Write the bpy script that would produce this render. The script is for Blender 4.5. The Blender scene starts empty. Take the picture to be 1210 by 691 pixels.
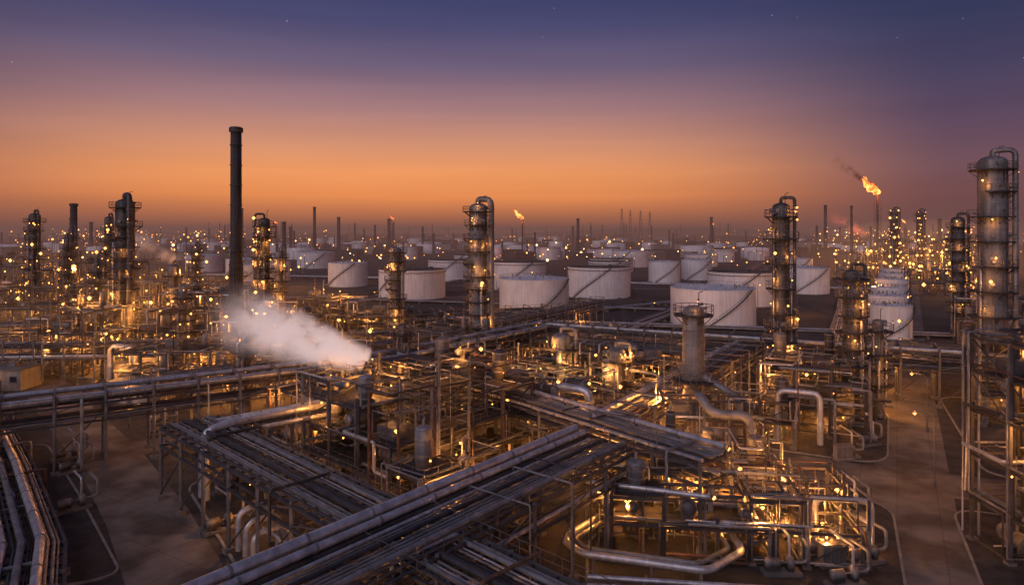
import bpy, math, random
from math import sin, cos, pi, radians, sqrt, atan2
from mathutils import Vector, noise

V = Vector
scene = bpy.context.scene
scene.view_settings.view_transform = 'Standard'
scene.view_settings.look = 'None'
scene.view_settings.exposure = 0

# ------------------------------------------------------------------ materials
MATS = {}
def surf(name, base, rough=0.6, metal=0.0, var=0.35, scale=0.6, bump=0.0, streak=0.0, tint=None, fine=6.0):
    m = bpy.data.materials.new(name); m.use_nodes = True
    nt = m.node_tree; N = nt.nodes; L = nt.links
    b = N['Principled BSDF']
    geo = N.new('ShaderNodeNewGeometry')
    n1 = N.new('ShaderNodeTexNoise'); n1.inputs['Scale'].default_value = scale
    n1.inputs['Detail'].default_value = 3; n1.inputs['Roughness'].default_value = 0.65
    L.new(geo.outputs['Position'], n1.inputs['Vector'])
    r = N.new('ShaderNodeValToRGB')
    t = tint or base
    r.color_ramp.elements[0].position = 0.32
    r.color_ramp.elements[1].position = 0.68
    r.color_ramp.elements[0].color = [c*(1-var) for c in t]+[1]
    r.color_ramp.elements[1].color = [min(1, c*(1+var*0.6)) for c in base]+[1]
    L.new(n1.outputs['Fac'], r.inputs['Fac'])
    out = r.outputs['Color']
    if streak > 0:
        mp = N.new('ShaderNodeMapping'); mp.inputs['Scale'].default_value = (1.6, 1.6, 0.07)
        L.new(geo.outputs['Position'], mp.inputs['Vector'])
        n2 = N.new('ShaderNodeTexNoise'); n2.inputs['Scale'].default_value = 1.2; n2.inputs['Detail'].default_value = 2
        L.new(mp.outputs['Vector'], n2.inputs['Vector'])
        r2 = N.new('ShaderNodeValToRGB'); r2.color_ramp.elements[0].position = 0.35; r2.color_ramp.elements[1].position = 0.62
        r2.color_ramp.elements[0].color = (1-streak, 1-streak*1.1, 1-streak*1.2, 1)
        r2.color_ramp.elements[1].color = (1, 1, 1, 1)
        L.new(n2.outputs['Fac'], r2.inputs['Fac'])
        mx = N.new('ShaderNodeMix'); mx.data_type = 'RGBA'; mx.blend_type = 'MULTIPLY'; mx.inputs[0].default_value = 1
        L.new(out, mx.inputs[6]); L.new(r2.outputs['Color'], mx.inputs[7]); out = mx.outputs[2]
    L.new(out, b.inputs['Base Color'])
    b.inputs['Metallic'].default_value = metal
    b.inputs['Roughness'].default_value = rough
    if bump > 0:
        n3 = N.new('ShaderNodeTexNoise'); n3.inputs['Scale'].default_value = fine; n3.inputs['Detail'].default_value = 2
        L.new(geo.outputs['Position'], n3.inputs['Vector'])
        bp = N.new('ShaderNodeBump'); bp.inputs['Strength'].default_value = bump; bp.inputs['Distance'].default_value = 0.1
        L.new(n3.outputs['Fac'], bp.inputs['Height']); L.new(bp.outputs['Normal'], b.inputs['Normal'])
    MATS[name] = m
    return m

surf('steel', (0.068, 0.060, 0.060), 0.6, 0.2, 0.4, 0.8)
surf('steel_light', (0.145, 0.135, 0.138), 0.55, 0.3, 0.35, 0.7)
surf('grating', (0.048, 0.042, 0.040), 0.7, 0.3, 0.4, 1.5)
surf('rail', (0.14, 0.125, 0.118), 0.5, 0.3, 0.3, 1.0)
surf('pipe_silver', (0.62, 0.61, 0.63), 0.42, 0.6, 0.3, 0.9, streak=.2)
surf('pipe_gray', (0.24, 0.23, 0.235), 0.48, 0.35, 0.4, 0.7)
surf('pipe_dark', (0.070, 0.062, 0.062), 0.5, 0.35, 0.4, 0.8)
surf('pipe_rust', (0.14, 0.072, 0.045), 0.75, 0.1, 0.5, 1.2)
surf('vessel', (0.25, 0.235, 0.235), 0.5, 0.3, 0.4, 0.35, streak=0.45)
surf('vessel_light', (0.36, 0.34, 0.34), 0.55, 0.2, 0.3, 0.35, streak=0.4)
surf('vessel_dark', (0.105, 0.094, 0.094), 0.55, 0.3, 0.4, 0.4, streak=0.4)
surf('chimney_steel', (0.07, 0.058, 0.056), 0.7, 0.1, 0.4, 0.4, streak=0.5)
surf('tank_white', (0.82, 0.79, 0.79), 0.55, 0.0, 0.14, 0.10, streak=0.16)
surf('tank_roof', (0.74, 0.71, 0.71), 0.6, 0.0, 0.3, 0.25)
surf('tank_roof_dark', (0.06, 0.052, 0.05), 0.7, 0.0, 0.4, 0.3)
surf('concrete', (0.16, 0.145, 0.135), 0.85, 0, 0.35, 0.3)
surf('kerb', (0.24, 0.22, 0.20), 0.85, 0, 0.3, 0.8)
surf('gravel', (0.048, 0.040, 0.037), 0.95, 0, 0.55, 0.4, bump=0.8, fine=5)
surf('earth', (0.055, 0.041, 0.036), 0.95, 0, 0.55, 0.03, bump=0.5, fine=0.6)
surf('wall', (0.34, 0.31, 0.28), 0.8, 0, 0.25, 0.5, streak=0.25)
surf('door', (0.10, 0.12, 0.14), 0.5, 0, 0.2, 1)
surf('glass', (0.03, 0.035, 0.045), 0.15, 0, 0.2, 1)

def emis(name, col, st, sampling='NONE'):
    m = bpy.data.materials.new(name); m.use_nodes = True
    nt = m.node_tree; nt.nodes.clear()
    e = nt.nodes.new('ShaderNodeEmission'); o = nt.nodes.new('ShaderNodeOutputMaterial')
    e.inputs[0].default_value = (*col, 1); e.inputs[1].default_value = st
    nt.links.new(e.outputs[0], o.inputs[0])
    try: m.cycles.emission_sampling = sampling
    except Exception: pass
    MATS[name] = m
emis('lamp_glass', (1.0, 0.38, 0.08), 7)
emis('lamp_glass_far', (1.0, 0.34, 0.075), 6)
emis('lamp_glass_white', (1.0, 0.58, 0.25), 6)

def road_mat():
    m = surf('road_concrete', (0.175, 0.15, 0.135), 0.85, 0, 0.3, 0.25, bump=0.2)
    nt = m.node_tree; N = nt.nodes; L = nt.links; b = N['Principled BSDF']
    src = b.inputs['Base Color'].links[0].from_socket
    geo = N.new('ShaderNodeNewGeometry')
    mp = N.new('ShaderNodeMapping'); mp.inputs['Rotation'].default_value = (0, 0, radians(-60))
    L.new(geo.outputs['Position'], mp.inputs['Vector'])
    br = N.new('ShaderNodeTexBrick'); br.inputs['Scale'].default_value = 1
    br.inputs['Brick Width'].default_value = 5; br.inputs['Row Height'].default_value = 4.2
    br.inputs['Mortar Size'].default_value = 0.05; br.offset = 0
    br.inputs['Color1'].default_value = (1, 1, 1, 1); br.inputs['Color2'].default_value = (0.88, 0.88, 0.88, 1); br.inputs['Mortar'].default_value = (0.6, 0.58, 0.57, 1)
    L.new(mp.outputs['Vector'], br.inputs['Vector'])
    n = N.new('ShaderNodeTexNoise'); n.inputs['Scale'].default_value = 0.16; n.inputs['Detail'].default_value = 6
    L.new(geo.outputs['Position'], n.inputs['Vector'])
    r = N.new('ShaderNodeValToRGB'); r.color_ramp.elements[0].position = 0.40; r.color_ramp.elements[1].position = 0.56
    r.color_ramp.elements[0].color = (0.45, 0.42, 0.40, 1)
    L.new(n.outputs['Fac'], r.inputs['Fac'])
    mx = N.new('ShaderNodeMix'); mx.data_type = 'RGBA'; mx.blend_type = 'MULTIPLY'; mx.inputs[0].default_value = 1
    L.new(src, mx.inputs[6]); L.new(br.outputs['Color'], mx.inputs[7])
    mx2 = N.new('ShaderNodeMix'); mx2.data_type = 'RGBA'; mx2.blend_type = 'MULTIPLY'; mx2.inputs[0].default_value = 1
    L.new(mx.outputs[2], mx2.inputs[6]); L.new(r.outputs['Color'], mx2.inputs[7])
    L.new(mx2.outputs[2], b.inputs['Base Color'])
road_mat()

# ------------------------------------------------------------------ mesh builder
LIGHTS = {}
BR = random.Random(4242)
def light_data(power, kind):
    key = (int(power), kind)
    if key not in LIGHTS:
        l = bpy.data.lights.new('sodium_lamp', 'POINT')
        l.energy = power; l.shadow_soft_size = 0.1
        l.color = {'w': (1.0, 0.38, 0.08), 'y': (1.0, 0.48, 0.14), 'r': (1.0, 0.22, 0.06)}[kind]
        LIGHTS[key] = l
    return LIGHTS[key]
PWF = 6.0

class MB:
    def __init__(s):
        s.v = []; s.f = []; s.m = []; s.s = []; s.names = []; s.lights = []
    def mi(s, n):
        if n not in s.names: s.names.append(n)
        return s.names.index(n)
    def add(s, vs, fs, mat, smooth=False):
        o = len(s.v); k = s.mi(mat)
        s.v.extend([tuple(p) for p in vs])
        for f in fs:
            s.f.append([i+o for i in f]); s.m.append(k); s.s.append(smooth)
    def sweep(s, pts, r, mat, n=8, cap=True, smooth=None, rad=None):
        pts = [V(p) for p in pts]
        if smooth is None: smooth = n > 5
        if len(pts) < 2: return
        vs = []; fs = []
        t = (pts[1]-pts[0]).normalized()
        up = V((0, 0, 1)) if abs(t.z) < 0.95 else V((1, 0, 0))
        a = t.cross(up).normalized()
        m = len(pts)
        for i, p in enumerate(pts):
            if i == 0: tt = pts[1]-pts[0]
            elif i == m-1: tt = pts[-1]-pts[-2]
            else: tt = (pts[i+1]-p).normalized()+(p-pts[i-1]).normalized()
            tt = tt.normalized()
            a = (a - tt*a.dot(tt))
            if a.length < 1e-5: a = tt.orthogonal()
            a.normalize(); b = tt.cross(a)
            rr = rad[i] if rad else r
            for k in range(n):
                an = 2*pi*(k+0.5)/n
                vs.append(p + a*(cos(an)*rr) + b*(sin(an)*rr))
        for i in range(m-1):
            for k in range(n):
                k2 = (k+1) % n
                fs.append((i*n+k, i*n+k2, (i+1)*n+k2, (i+1)*n+k))
        s.add(vs, fs, mat, smooth)
        if cap:
            s.add(vs[:n], [tuple(range(n))[::-1]], mat); s.add(vs[-n:], [tuple(range(n))], mat)
    def beam(s, p0, p1, w, mat='steel'):
        s.sweep([p0, p1], w*0.707, mat, 4, True, False)
    def pipe(s, pts, r, mat, n=8, bend=2.2):
        pts = [V(p) for p in pts]; out = [pts[0]]
        for i in range(1, len(pts)-1):
            p = pts[i]; d1 = (p-pts[i-1]); d2 = (pts[i+1]-p)
            q = min(bend*r*1.2, d1.length*0.45, d2.length*0.45)
            a = p-d1.normalized()*q; b = p+d2.normalized()*q
            for k in range(4):
                u = k/3; out.append(a*(1-u)**2 + p*2*u*(1-u) + b*u*u)
        out.append(pts[-1])
        s.sweep(out, r, mat, n)
    def rev(s, o, axis, prof, mat, n=24, smooth=True):
        o = V(o); t = V(axis).normalized()
        a = t.orthogonal().normalized() if abs(t.z) < 0.9 else V((1, 0, 0)); b = t.cross(a)
        vs = []; fs = []
        for (r, z) in prof:
            for k in range(n):
                an = 2*pi*k/n
                vs.append(o+t*z+a*(cos(an)*r)+b*(sin(an)*r))
        for i in range(len(prof)-1):
            for k in range(n):
                k2 = (k+1) % n
                fs.append((i*n+k, i*n+k2, (i+1)*n+k2, (i+1)*n+k))
        s.add(vs, fs, mat, smooth)
    def box(s, c, sz, ang, mat):
        c = V(c); ca, sa = cos(ang), sin(ang); vs = []
        for dz in (-.5, .5):
            for dx, dy in ((-.5, -.5), (.5, -.5), (.5, .5), (-.5, .5)):
                x = dx*sz[0]; y = dy*sz[1]
                vs.append((c.x+x*ca-y*sa, c.y+x*sa+y*ca, c.z+dz*sz[2]))
        s.add(vs, [(3, 2, 1, 0), (4, 5, 6, 7), (0, 1, 5, 4), (1, 2, 6, 5), (2, 3, 7, 6), (3, 0, 4, 7)], mat)
    def bulb(s, p, r=0.14, mat='lamp_glass'):
        p = V(p); r *= BR.choice((.45, .6, .8, 1.0, 1.4, 2.2))
        vs = [p+V(d)*r for d in ((1, 0, 0), (0, 1, 0), (-1, 0, 0), (0, -1, 0), (0, 0, 1), (0, 0, -1))]
        s.add(vs, [(0, 1, 4), (1, 2, 4), (2, 3, 4), (3, 0, 4), (1, 0, 5), (2, 1, 5), (3, 2, 5), (0, 3, 5)], mat)
    def lamp(s, p, power=0, r=0.14, kind='w', mat='lamp_glass'):
        p = V(p)
        s.bulb(p, r, mat)
        s.sweep([p+V((0, 0, r)), p+V((0, 0, r+0.25))], 0.1, 'rail', 5)
        if power > 0: s.lights.append((p-V((0, 0, r*2.3+0.22)), power*PWF, kind))
    def railing(s, pts, h=1.1, step=1.6, w=0.035, mat='rail'):
        pts = [V(p) for p in pts]; up = V((0, 0, h))
        s.sweep([p+up for p in pts], w, mat, 3, False)
        s.sweep([p+up*0.5 for p in pts], w*0.8, mat, 3, False)
        for i in range(len(pts)-1):
            d = pts[i+1]-pts[i]; k = max(1, int(d.length/step))
            for j in range(k):
                q = pts[i]+d*(j/k); s.sweep([q, q+up], w, mat, 3, False)
    def ladder(s, p0, p1, out, cage=True):
        p0 = V(p0); p1 = V(p1); out = V(out).normalized(); side = V((-out.y, out.x, 0))
        for k in (-.28, .28): s.sweep([p0+side*k, p1+side*k], 0.045, 'rail', 3, False)
        L = (p1-p0).length; n = int(L/0.6)
        for i in range(n):
            q = p0.lerp(p1, (i+.5)/n); s.sweep([q-side*.28, q+side*.28], 0.025, 'rail', 3, False)
        if cage:
            for i in range(int(L/1.2)):
                q = p0.lerp(p1, (i*1.2+1.5)/L) if (i*1.2+1.5) < L else None
                if q is None: break
                s.sweep([q-side*.38, q-side*.35+out*.5, q+out*.75, q+side*.35+out*.5, q+side*.38], 0.035, 'rail', 3, False)
    def finish(s, name):
        me = bpy.data.meshes.new(name+'_mesh')
        me.from_pydata(s.v, [], s.f)
        for n in s.names: me.materials.append(MATS[n])
        me.polygons.foreach_set('material_index', s.m)
        me.polygons.foreach_set('use_smooth', s.s)
        me.update()
        ob = bpy.data.objects.new(name, me); scene.collection.objects.link(ob)
        for i, (p, pw, k) in enumerate(s.lights):
            lo = bpy.data.objects.new('lamp_light', light_data(pw, k)); scene.collection.objects.link(lo)
            lo.location = p; lo.parent = ob
        return ob

PIPEM = ['pipe_silver', 'pipe_gray', 'pipe_gray', 'pipe_dark', 'pipe_dark', 'pipe_rust', 'pipe_gray']
RACKM = ['pipe_dark']*4+['pipe_gray']*5+['pipe_silver']*2+['pipe_rust']

# ------------------------------------------------------------------ equipment parts
def vdrum(mb, p, r, h, mat='vessel', n=18, leg=1.0):
    p = V(p)
    pr = [(r*0.9, leg*0), (r*0.9, leg), (r, leg), (r, leg+h)]
    for k in range(1, 5): pr.append((r*cos(k*pi/8), leg+h+r*0.5*sin(k*pi/8)))
    mb.rev(p, (0, 0, 1), pr, mat, n)
    for z in (leg+h*0.3, leg+h*0.7, leg+h): mb.rev(p, (0, 0, 1), [(r, z-.07), (r+.06, z-.07), (r+.06, z+.07), (r, z+.07)], 'pipe_gray', n, False)
    mb.sweep([p+V((0, 0, leg+h+r*0.3)), p+V((0, 0, leg+h+r*0.5+0.6))], 0.15, 'pipe_gray', 8)
def hdrum(mb, p, ang, r, L, mat='vessel', n=16):
    p = V(p); d = V((cos(ang), sin(ang), 0)); c = p+V((0, 0, r+0.7)); o = c-d*(L/2)
    pr = [(r*cos(k*pi/8), -r*0.5*sin(k*pi/8)) for k in (4, 3, 2, 1, 0)]
    pr += [(r, L)]+[(r*cos(k*pi/8), L+r*0.5*sin(k*pi/8)) for k in (1, 2, 3, 4)]
    mb.rev(o, d, pr, mat, n)
    for u in (0.12, 0.88): mb.rev(o+d*(L*u), d, [(r, -.1), (r+.12, -.1), (r+.12, .1), (r, .1)], 'pipe_gray', n, False)
    for u in (0.25, 0.75):
        q = o+d*(L*u); mb.box((q.x, q.y, p.z+(0.7+r*0.5)/2), (0.35, r*1.5, 0.7+r*0.5), ang, 'concrete')
    mb.sweep([c+V((0, 0, r*0.9)), c+V((0, 0, r+0.7))], 0.16, 'pipe_gray', 8)
def stairs(mb, a, b, w=0.9):
    a = V(a); b = V(b); d = b-a; h = V((d.x, d.y, 0)).normalized(); sd = V((-h.y, h.x, 0))*(w/2)
    ang = atan2(h.y, h.x)
    for q in (sd, -sd):
        mb.beam(a+q, b+q, 0.16, 'rail'); mb.sweep([a+q+V((0, 0, 1)), b+q+V((0, 0, 1))], 0.035, 'rail', 3, False)
        for i in range(5):
            c = a.lerp(b, i/4)+q; mb.sweep([c, c+V((0, 0, 1))], 0.03, 'rail', 3, False)
    n = max(3, int(abs(d.z)/0.25))
    for i in range(n):
        c = a.lerp(b, (i+.5)/n); mb.box(c, (0.24, w-.1, 0.04), ang, 'grating')

def tower(name, x, y, r, h, seed, plats, mat='vessel', taper=1.0, riser=True, power=0, bs=0.14, face=-pi/2, bulbs=1, base_z=0, pipes=3, rs=.2, half=True):
    rr = random.Random(seed); mb = MB(); n = 26; o = V((x, y, base_z))
    zs = h*0.45
    r2 = r*taper
    pr = [(r*1.18, 0), (r*1.05, 2.2), (r, 2.2), (r, zs), (r2, zs+(0.8 if taper < 1 else 0.01)), (r2, h-r2*.55)]
    for k in range(1, 5): pr.append((r2*cos(k*pi/8), h-r2*.55+r2*0.55*sin(k*pi/8)))
    mb.rev(o, (0, 0, 1), pr, mat, n)
    z = 3.5
    while z < h-r2:
        q = r if z < zs else r2
        mb.rev(o, (0, 0, 1), [(q, z-.06), (q+.05, z-.05), (q+.05, z+.05), (q, z+.06)], 'pipe_gray' if rr.random() < .6 else 'steel_light', n, False)
        z += rr.uniform(1.6, 2.6)
    prev = 0.5; la = face+rr.uniform(-.9, .9)
    pl = []
    for i, pz in enumerate(plats):
        pl.append(pz)
        if half and i < len(plats)-1 and plats[i+1]-pz > 4.5: pl.append((pz+plats[i+1])/2)
    for i, pz in enumerate(pl):
        q = (r if pz < zs else r2); ro = q+rr.uniform(1.1, 1.6)
        top = i == len(pl)-1
        full = top or rr.random() < 0.4
        a0 = face+rr.uniform(-1, 1)-1.7; sp = 2*pi if full else rr.uniform(2.2, 4.6)
        k = 20; vs = []; fs = []
        for j in range(k+1):
            a = a0+sp*j/k
            for (ra, dz) in ((q+.03, 0), (ro, 0), (ro, -.22), (q+.03, -.22)):
                vs.append(o+V((cos(a)*ra, sin(a)*ra, pz+dz)))
        for j in range(k):
            for t in range(4):
                t2 = (t+1) % 4; fs.append((j*4+t, j*4+t2, (j+1)*4+t2, (j+1)*4+t))
        mb.add(vs, fs, 'grating')
        mb.railing([o+V((cos(a0+sp*j/14)*ro, sin(a0+sp*j/14)*ro, pz)) for j in range(15)], 1.2, 1.0, 0.055)
        for j in range(6):
            a = a0+sp*(j+.5)/6; d = V((cos(a), sin(a), 0))
            mb.sweep([o+d*(q)+V((0, 0, pz-1.3)), o+d*(ro-.1)+V((0, 0, pz-.2))], .08, 'steel', 4, False, False)
        d = V((cos(la), sin(la), 0))
        mb.ladder(o+d*(max(q, r)+.25)+V((0, 0, prev)), o+d*(q+.25)+V((0, 0, pz+1)), d, True)
        prev = pz; la = face+rr.uniform(-1.3, 1.3)
        for j in range(3):
            a = a0+sp*rr.random(); d = V((cos(a), sin(a), 0)); b0 = o+V((0, 0, pz+rr.uniform(.5, 1.6)))
            mb.sweep([b0+d*(q-.1), b0+d*(q+.5)], rr.choice((.35, .2, .25)), 'pipe_gray', 10)
        for j in range(bulbs):
            if bulbs == 1 and rr.random() < .25 and not top: continue
            a = face+rr.uniform(-1.2, 1.2); d = V((cos(a), sin(a), 0))
            mb.lamp(o+d*(ro-.05)+V((0, 0, pz+rr.choice((1.6, 1.9, -.6)))), power if j == 0 else 0, bs)
    for j in range(pipes):
        a = face+rr.uniform(-1.5, 1.5); d = V((cos(a), sin(a), 0)); pr_ = rr.choice((.1, .14, .22)); q = r+pr_+.25
        zt = rr.uniform(h*.4, h*.9); e = V((-d.y, d.x, 0))*rr.choice((-3, 3))
        mb.pipe([o+d*(r2*.8)+V((0, 0, zt)), o+d*q+V((0, 0, zt)), o+d*q+V((0, 0, 3)), o+d*q+e+V((0, 0, 3))], pr_, rr.choice(('pipe_silver', 'pipe_gray', 'pipe_gray')), 8, 1.5)
    if riser:
        a = face+riser if not isinstance(riser, bool) else face+1.3
        d = V((cos(a), sin(a), 0)); pr_ = r*rs; q = r+pr_+.5
        mb.pipe([o+V((0, 0, h-.3)), o+V((0, 0, h+.9)), o+d*q+V((0, 0, h+.9)), o+d*q+V((0, 0, 4)), o+d*(q+4)+V((0, 0, 4))], pr_, 'vessel' if mat == 'vessel' else 'vessel_dark', 12, 2.0)
        zz = 5
        while zz < h:
            mb.beam(o+d*r+V((0, 0, zz)), o+d*q+V((0, 0, zz)), .12)
            mb.rev(o+d*q+V((0, 0, zz)), (0, 0, 1), [(pr_, -.1), (pr_+.08, -.1), (pr_+.08, .1), (pr_, .1)], 'pipe_gray', 12, False); zz += 3.2
    mb.sweep([o+V((r2*.5, 0, h-.5)), o+V((r2*.5, 0, h+1.6)), o+V((r2*.9, 0, h+1.8))], .07, 'steel', 5)
    return mb.finish(name)

def unit(name, x, y, ang, nx, ny, bay, levs, seed, nl=5, power=220, bs=0.13, clutter=1.0, nb=1.0, fill=.6, n8=8, kind='w', hmin=1):
    rr = random.Random(seed); mb = MB(); ca, sa = cos(ang), sin(ang)
    T = lambda a, b, c: V((x+a*ca-b*sa, y+a*sa+b*ca, c))
    W = nx*bay; H = ny*bay
    GX = lambda i: -W/2+i*bay
    GY = lambda j: -H/2+j*bay
    hts = [[rr.randint(hmin, len(levs)) for j in range(ny)] for i in range(nx)]
    def ht(i, j): return hts[i][j] if 0 <= i < nx and 0 <= j < ny else 0
    for i in range(nx+1):
        for j in range(ny+1):
            k = max(ht(i, j), ht(i-1, j), ht(i, j-1), ht(i-1, j-1))
            top = levs[k-1]+(1.2 if rr.random() < .3 else 0.15)
            mb.beam(T(GX(i), GY(j), 0), T(GX(i), GY(j), top), 0.32, 'steel' if rr.random() < .6 else 'steel_light')
            mb.box(T(GX(i), GY(j), .2), (.8, .8, .4), ang, 'concrete')
            if rr.random() < .18:
                q = T(GX(i)+.6, GY(j)+.6, 0); hh = top+rr.uniform(1.5, 5)
                mb.sweep([q, q+V((0, 0, hh))], rr.choice((.07, .1, .16)), rr.choice(PIPEM), 6)
    edges = set()
    for i in range(nx):
        for j in range(ny):
            for k in range(hts[i][j]):
                z = levs[k]
                for e in (((i, j), (i+1, j)), ((i, j+1), (i+1, j+1)), ((i, j), (i, j+1)), ((i+1, j), (i+1, j+1))):
                    if (e, k) in edges: continue
                    edges.add((e, k))
                    a, b = e
                    A = T(GX(a[0]), GY(a[1]), z); B = T(GX(b[0]), GY(b[1]), z); dd = (B-A).normalized()*.17
                    mb.beam(A+dd, B-dd, 0.26, 'steel')
                    if rr.random() < .22:
                        z0 = levs[k-1] if k > 0 else 0.4
                        mb.beam(T(GX(a[0]), GY(a[1]), z0+.2)+dd, B-dd-V((0, 0, .3)), .13, 'steel')
                slab = rr.random() < fill
                if slab:
                    mb.box(T(GX(i)+bay/2, GY(j)+bay/2, z+.19), (bay-.34, bay-.34, .07), ang, 'grating')
                zf = z+.24
                for (di, dj, p, q) in ((-1, 0, (0, 0), (0, 1)), (1, 0, (1, 0), (1, 1)), (0, -1, (0, 0), (1, 0)), (0, 1, (0, 1), (1, 1))):
                    if ht(i+di, j+dj) <= k and rr.random() < .85:
                        mb.railing([T(GX(i+p[0]), GY(j+p[1]), zf-.1), T(GX(i+q[0]), GY(j+q[1]), zf-.1)])
                if slab and rr.random() < .75:
                    t = rr.random(); c = T(GX(i)+bay/2+rr.uniform(-.5, .5), GY(j)+bay/2+rr.uniform(-.5, .5), zf)
                    room = (levs[k+1]-z) if k+1 < hts[i][j] else 9
                    if t < .4:
                        vdrum(mb, c, rr.uniform(.5, bay*.2), min(room*.6, rr.uniform(1.5, 4)), rr.choice(('vessel', 'vessel_dark', 'vessel_light')), 14, .4)
                    elif t < .8:
                        hdrum(mb, c, ang+rr.choice((0, pi/2)), min(rr.uniform(.4, .85), room*.22), bay*.75, rr.choice(('vessel', 'vessel_dark', 'pipe_gray')), 14)
                    else:
                        mb.box(c+V((0, 0, .7)), (bay*.5, bay*.35, 1.4), ang, 'steel_light')
                if rr.random() < .42*nb:
                    mb.lamp(T(GX(i)+rr.random()*bay, GY(j)+rr.choice((0.1, bay-.1)), z-.45), 0, bs)
                if rr.random() < .28*nb:
                    mb.lamp(T(GX(i)+rr.choice((.05, bay-.05)), GY(j)+rr.random()*bay, z+2.0), 0, bs)
            c = T(GX(i)+bay/2, GY(j)+bay/2, 0)
            if rr.random() < .6:
                if rr.random() < .5: hdrum(mb, c, ang+rr.choice((0, pi/2)), rr.uniform(.4, .8), bay*.7, 'vessel', 12)
                else: vdrum(mb, c, rr.uniform(.5, .9), levs[0]*.5, 'vessel', 12, .3)
    for q in range(int(nx*ny*9*clutter)):
        # runs follow the steelwork: bays and level heights, with small offsets
        i = rr.randint(0, nx); j = rr.randint(0, ny)
        a = GX(i)+rr.uniform(-.6, .6); b = GY(j)+rr.uniform(-.6, .6); c = rr.choice([.6]+[l+.6 for l in levs])+rr.uniform(-.2, .3)
        r = rr.choice((.05, .06, .08, .08, .1, .12, .15, .2)); pts = [T(a, b, c)]; ax = rr.randint(0, 2)
        for st in range(rr.randint(2, 4)):
            if ax == 0: a = max(-W/2-.6, min(W/2+.6, a+rr.choice((-1, 1))*bay*rr.choice((.5, 1, 1.5))))
            elif ax == 1: b = max(-H/2-.6, min(H/2+.6, b+rr.choice((-1, 1))*bay*rr.choice((.5, 1, 1.5))))
            else:
                c = rr.choice([.5]+[l+.6 for l in levs[:max(1, ht(min(nx-1, i), min(ny-1, j)))]])+rr.uniform(-.2, .3)
            np = T(a, b, c)
            if (np-pts[-1]).length > .8: pts.append(np)
            ax = (ax+rr.randint(1, 2)) % 3
        if len(pts) > 1: mb.pipe(pts, r, rr.choice(PIPEM), n8, 1.5)
    stairs(mb, T(-W/2-.8, -H/2, .1), T(-W/2-.8, -H/2+levs[0]*1.2, levs[0]+.1))
    for q in range(nl):
        a = rr.uniform(-W/2, W/2); b = rr.uniform(-H/2, H/2); k = rr.choice([0, 0]+list(range(len(levs))))
        mb.lamp(T(a, b, levs[k]-.5 if rr.random() < .75 else levs[k]+2.3), power*rr.choice((.4, 1, 1.8)), bs*1.15, kind)
    return mb.finish(name)

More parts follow.
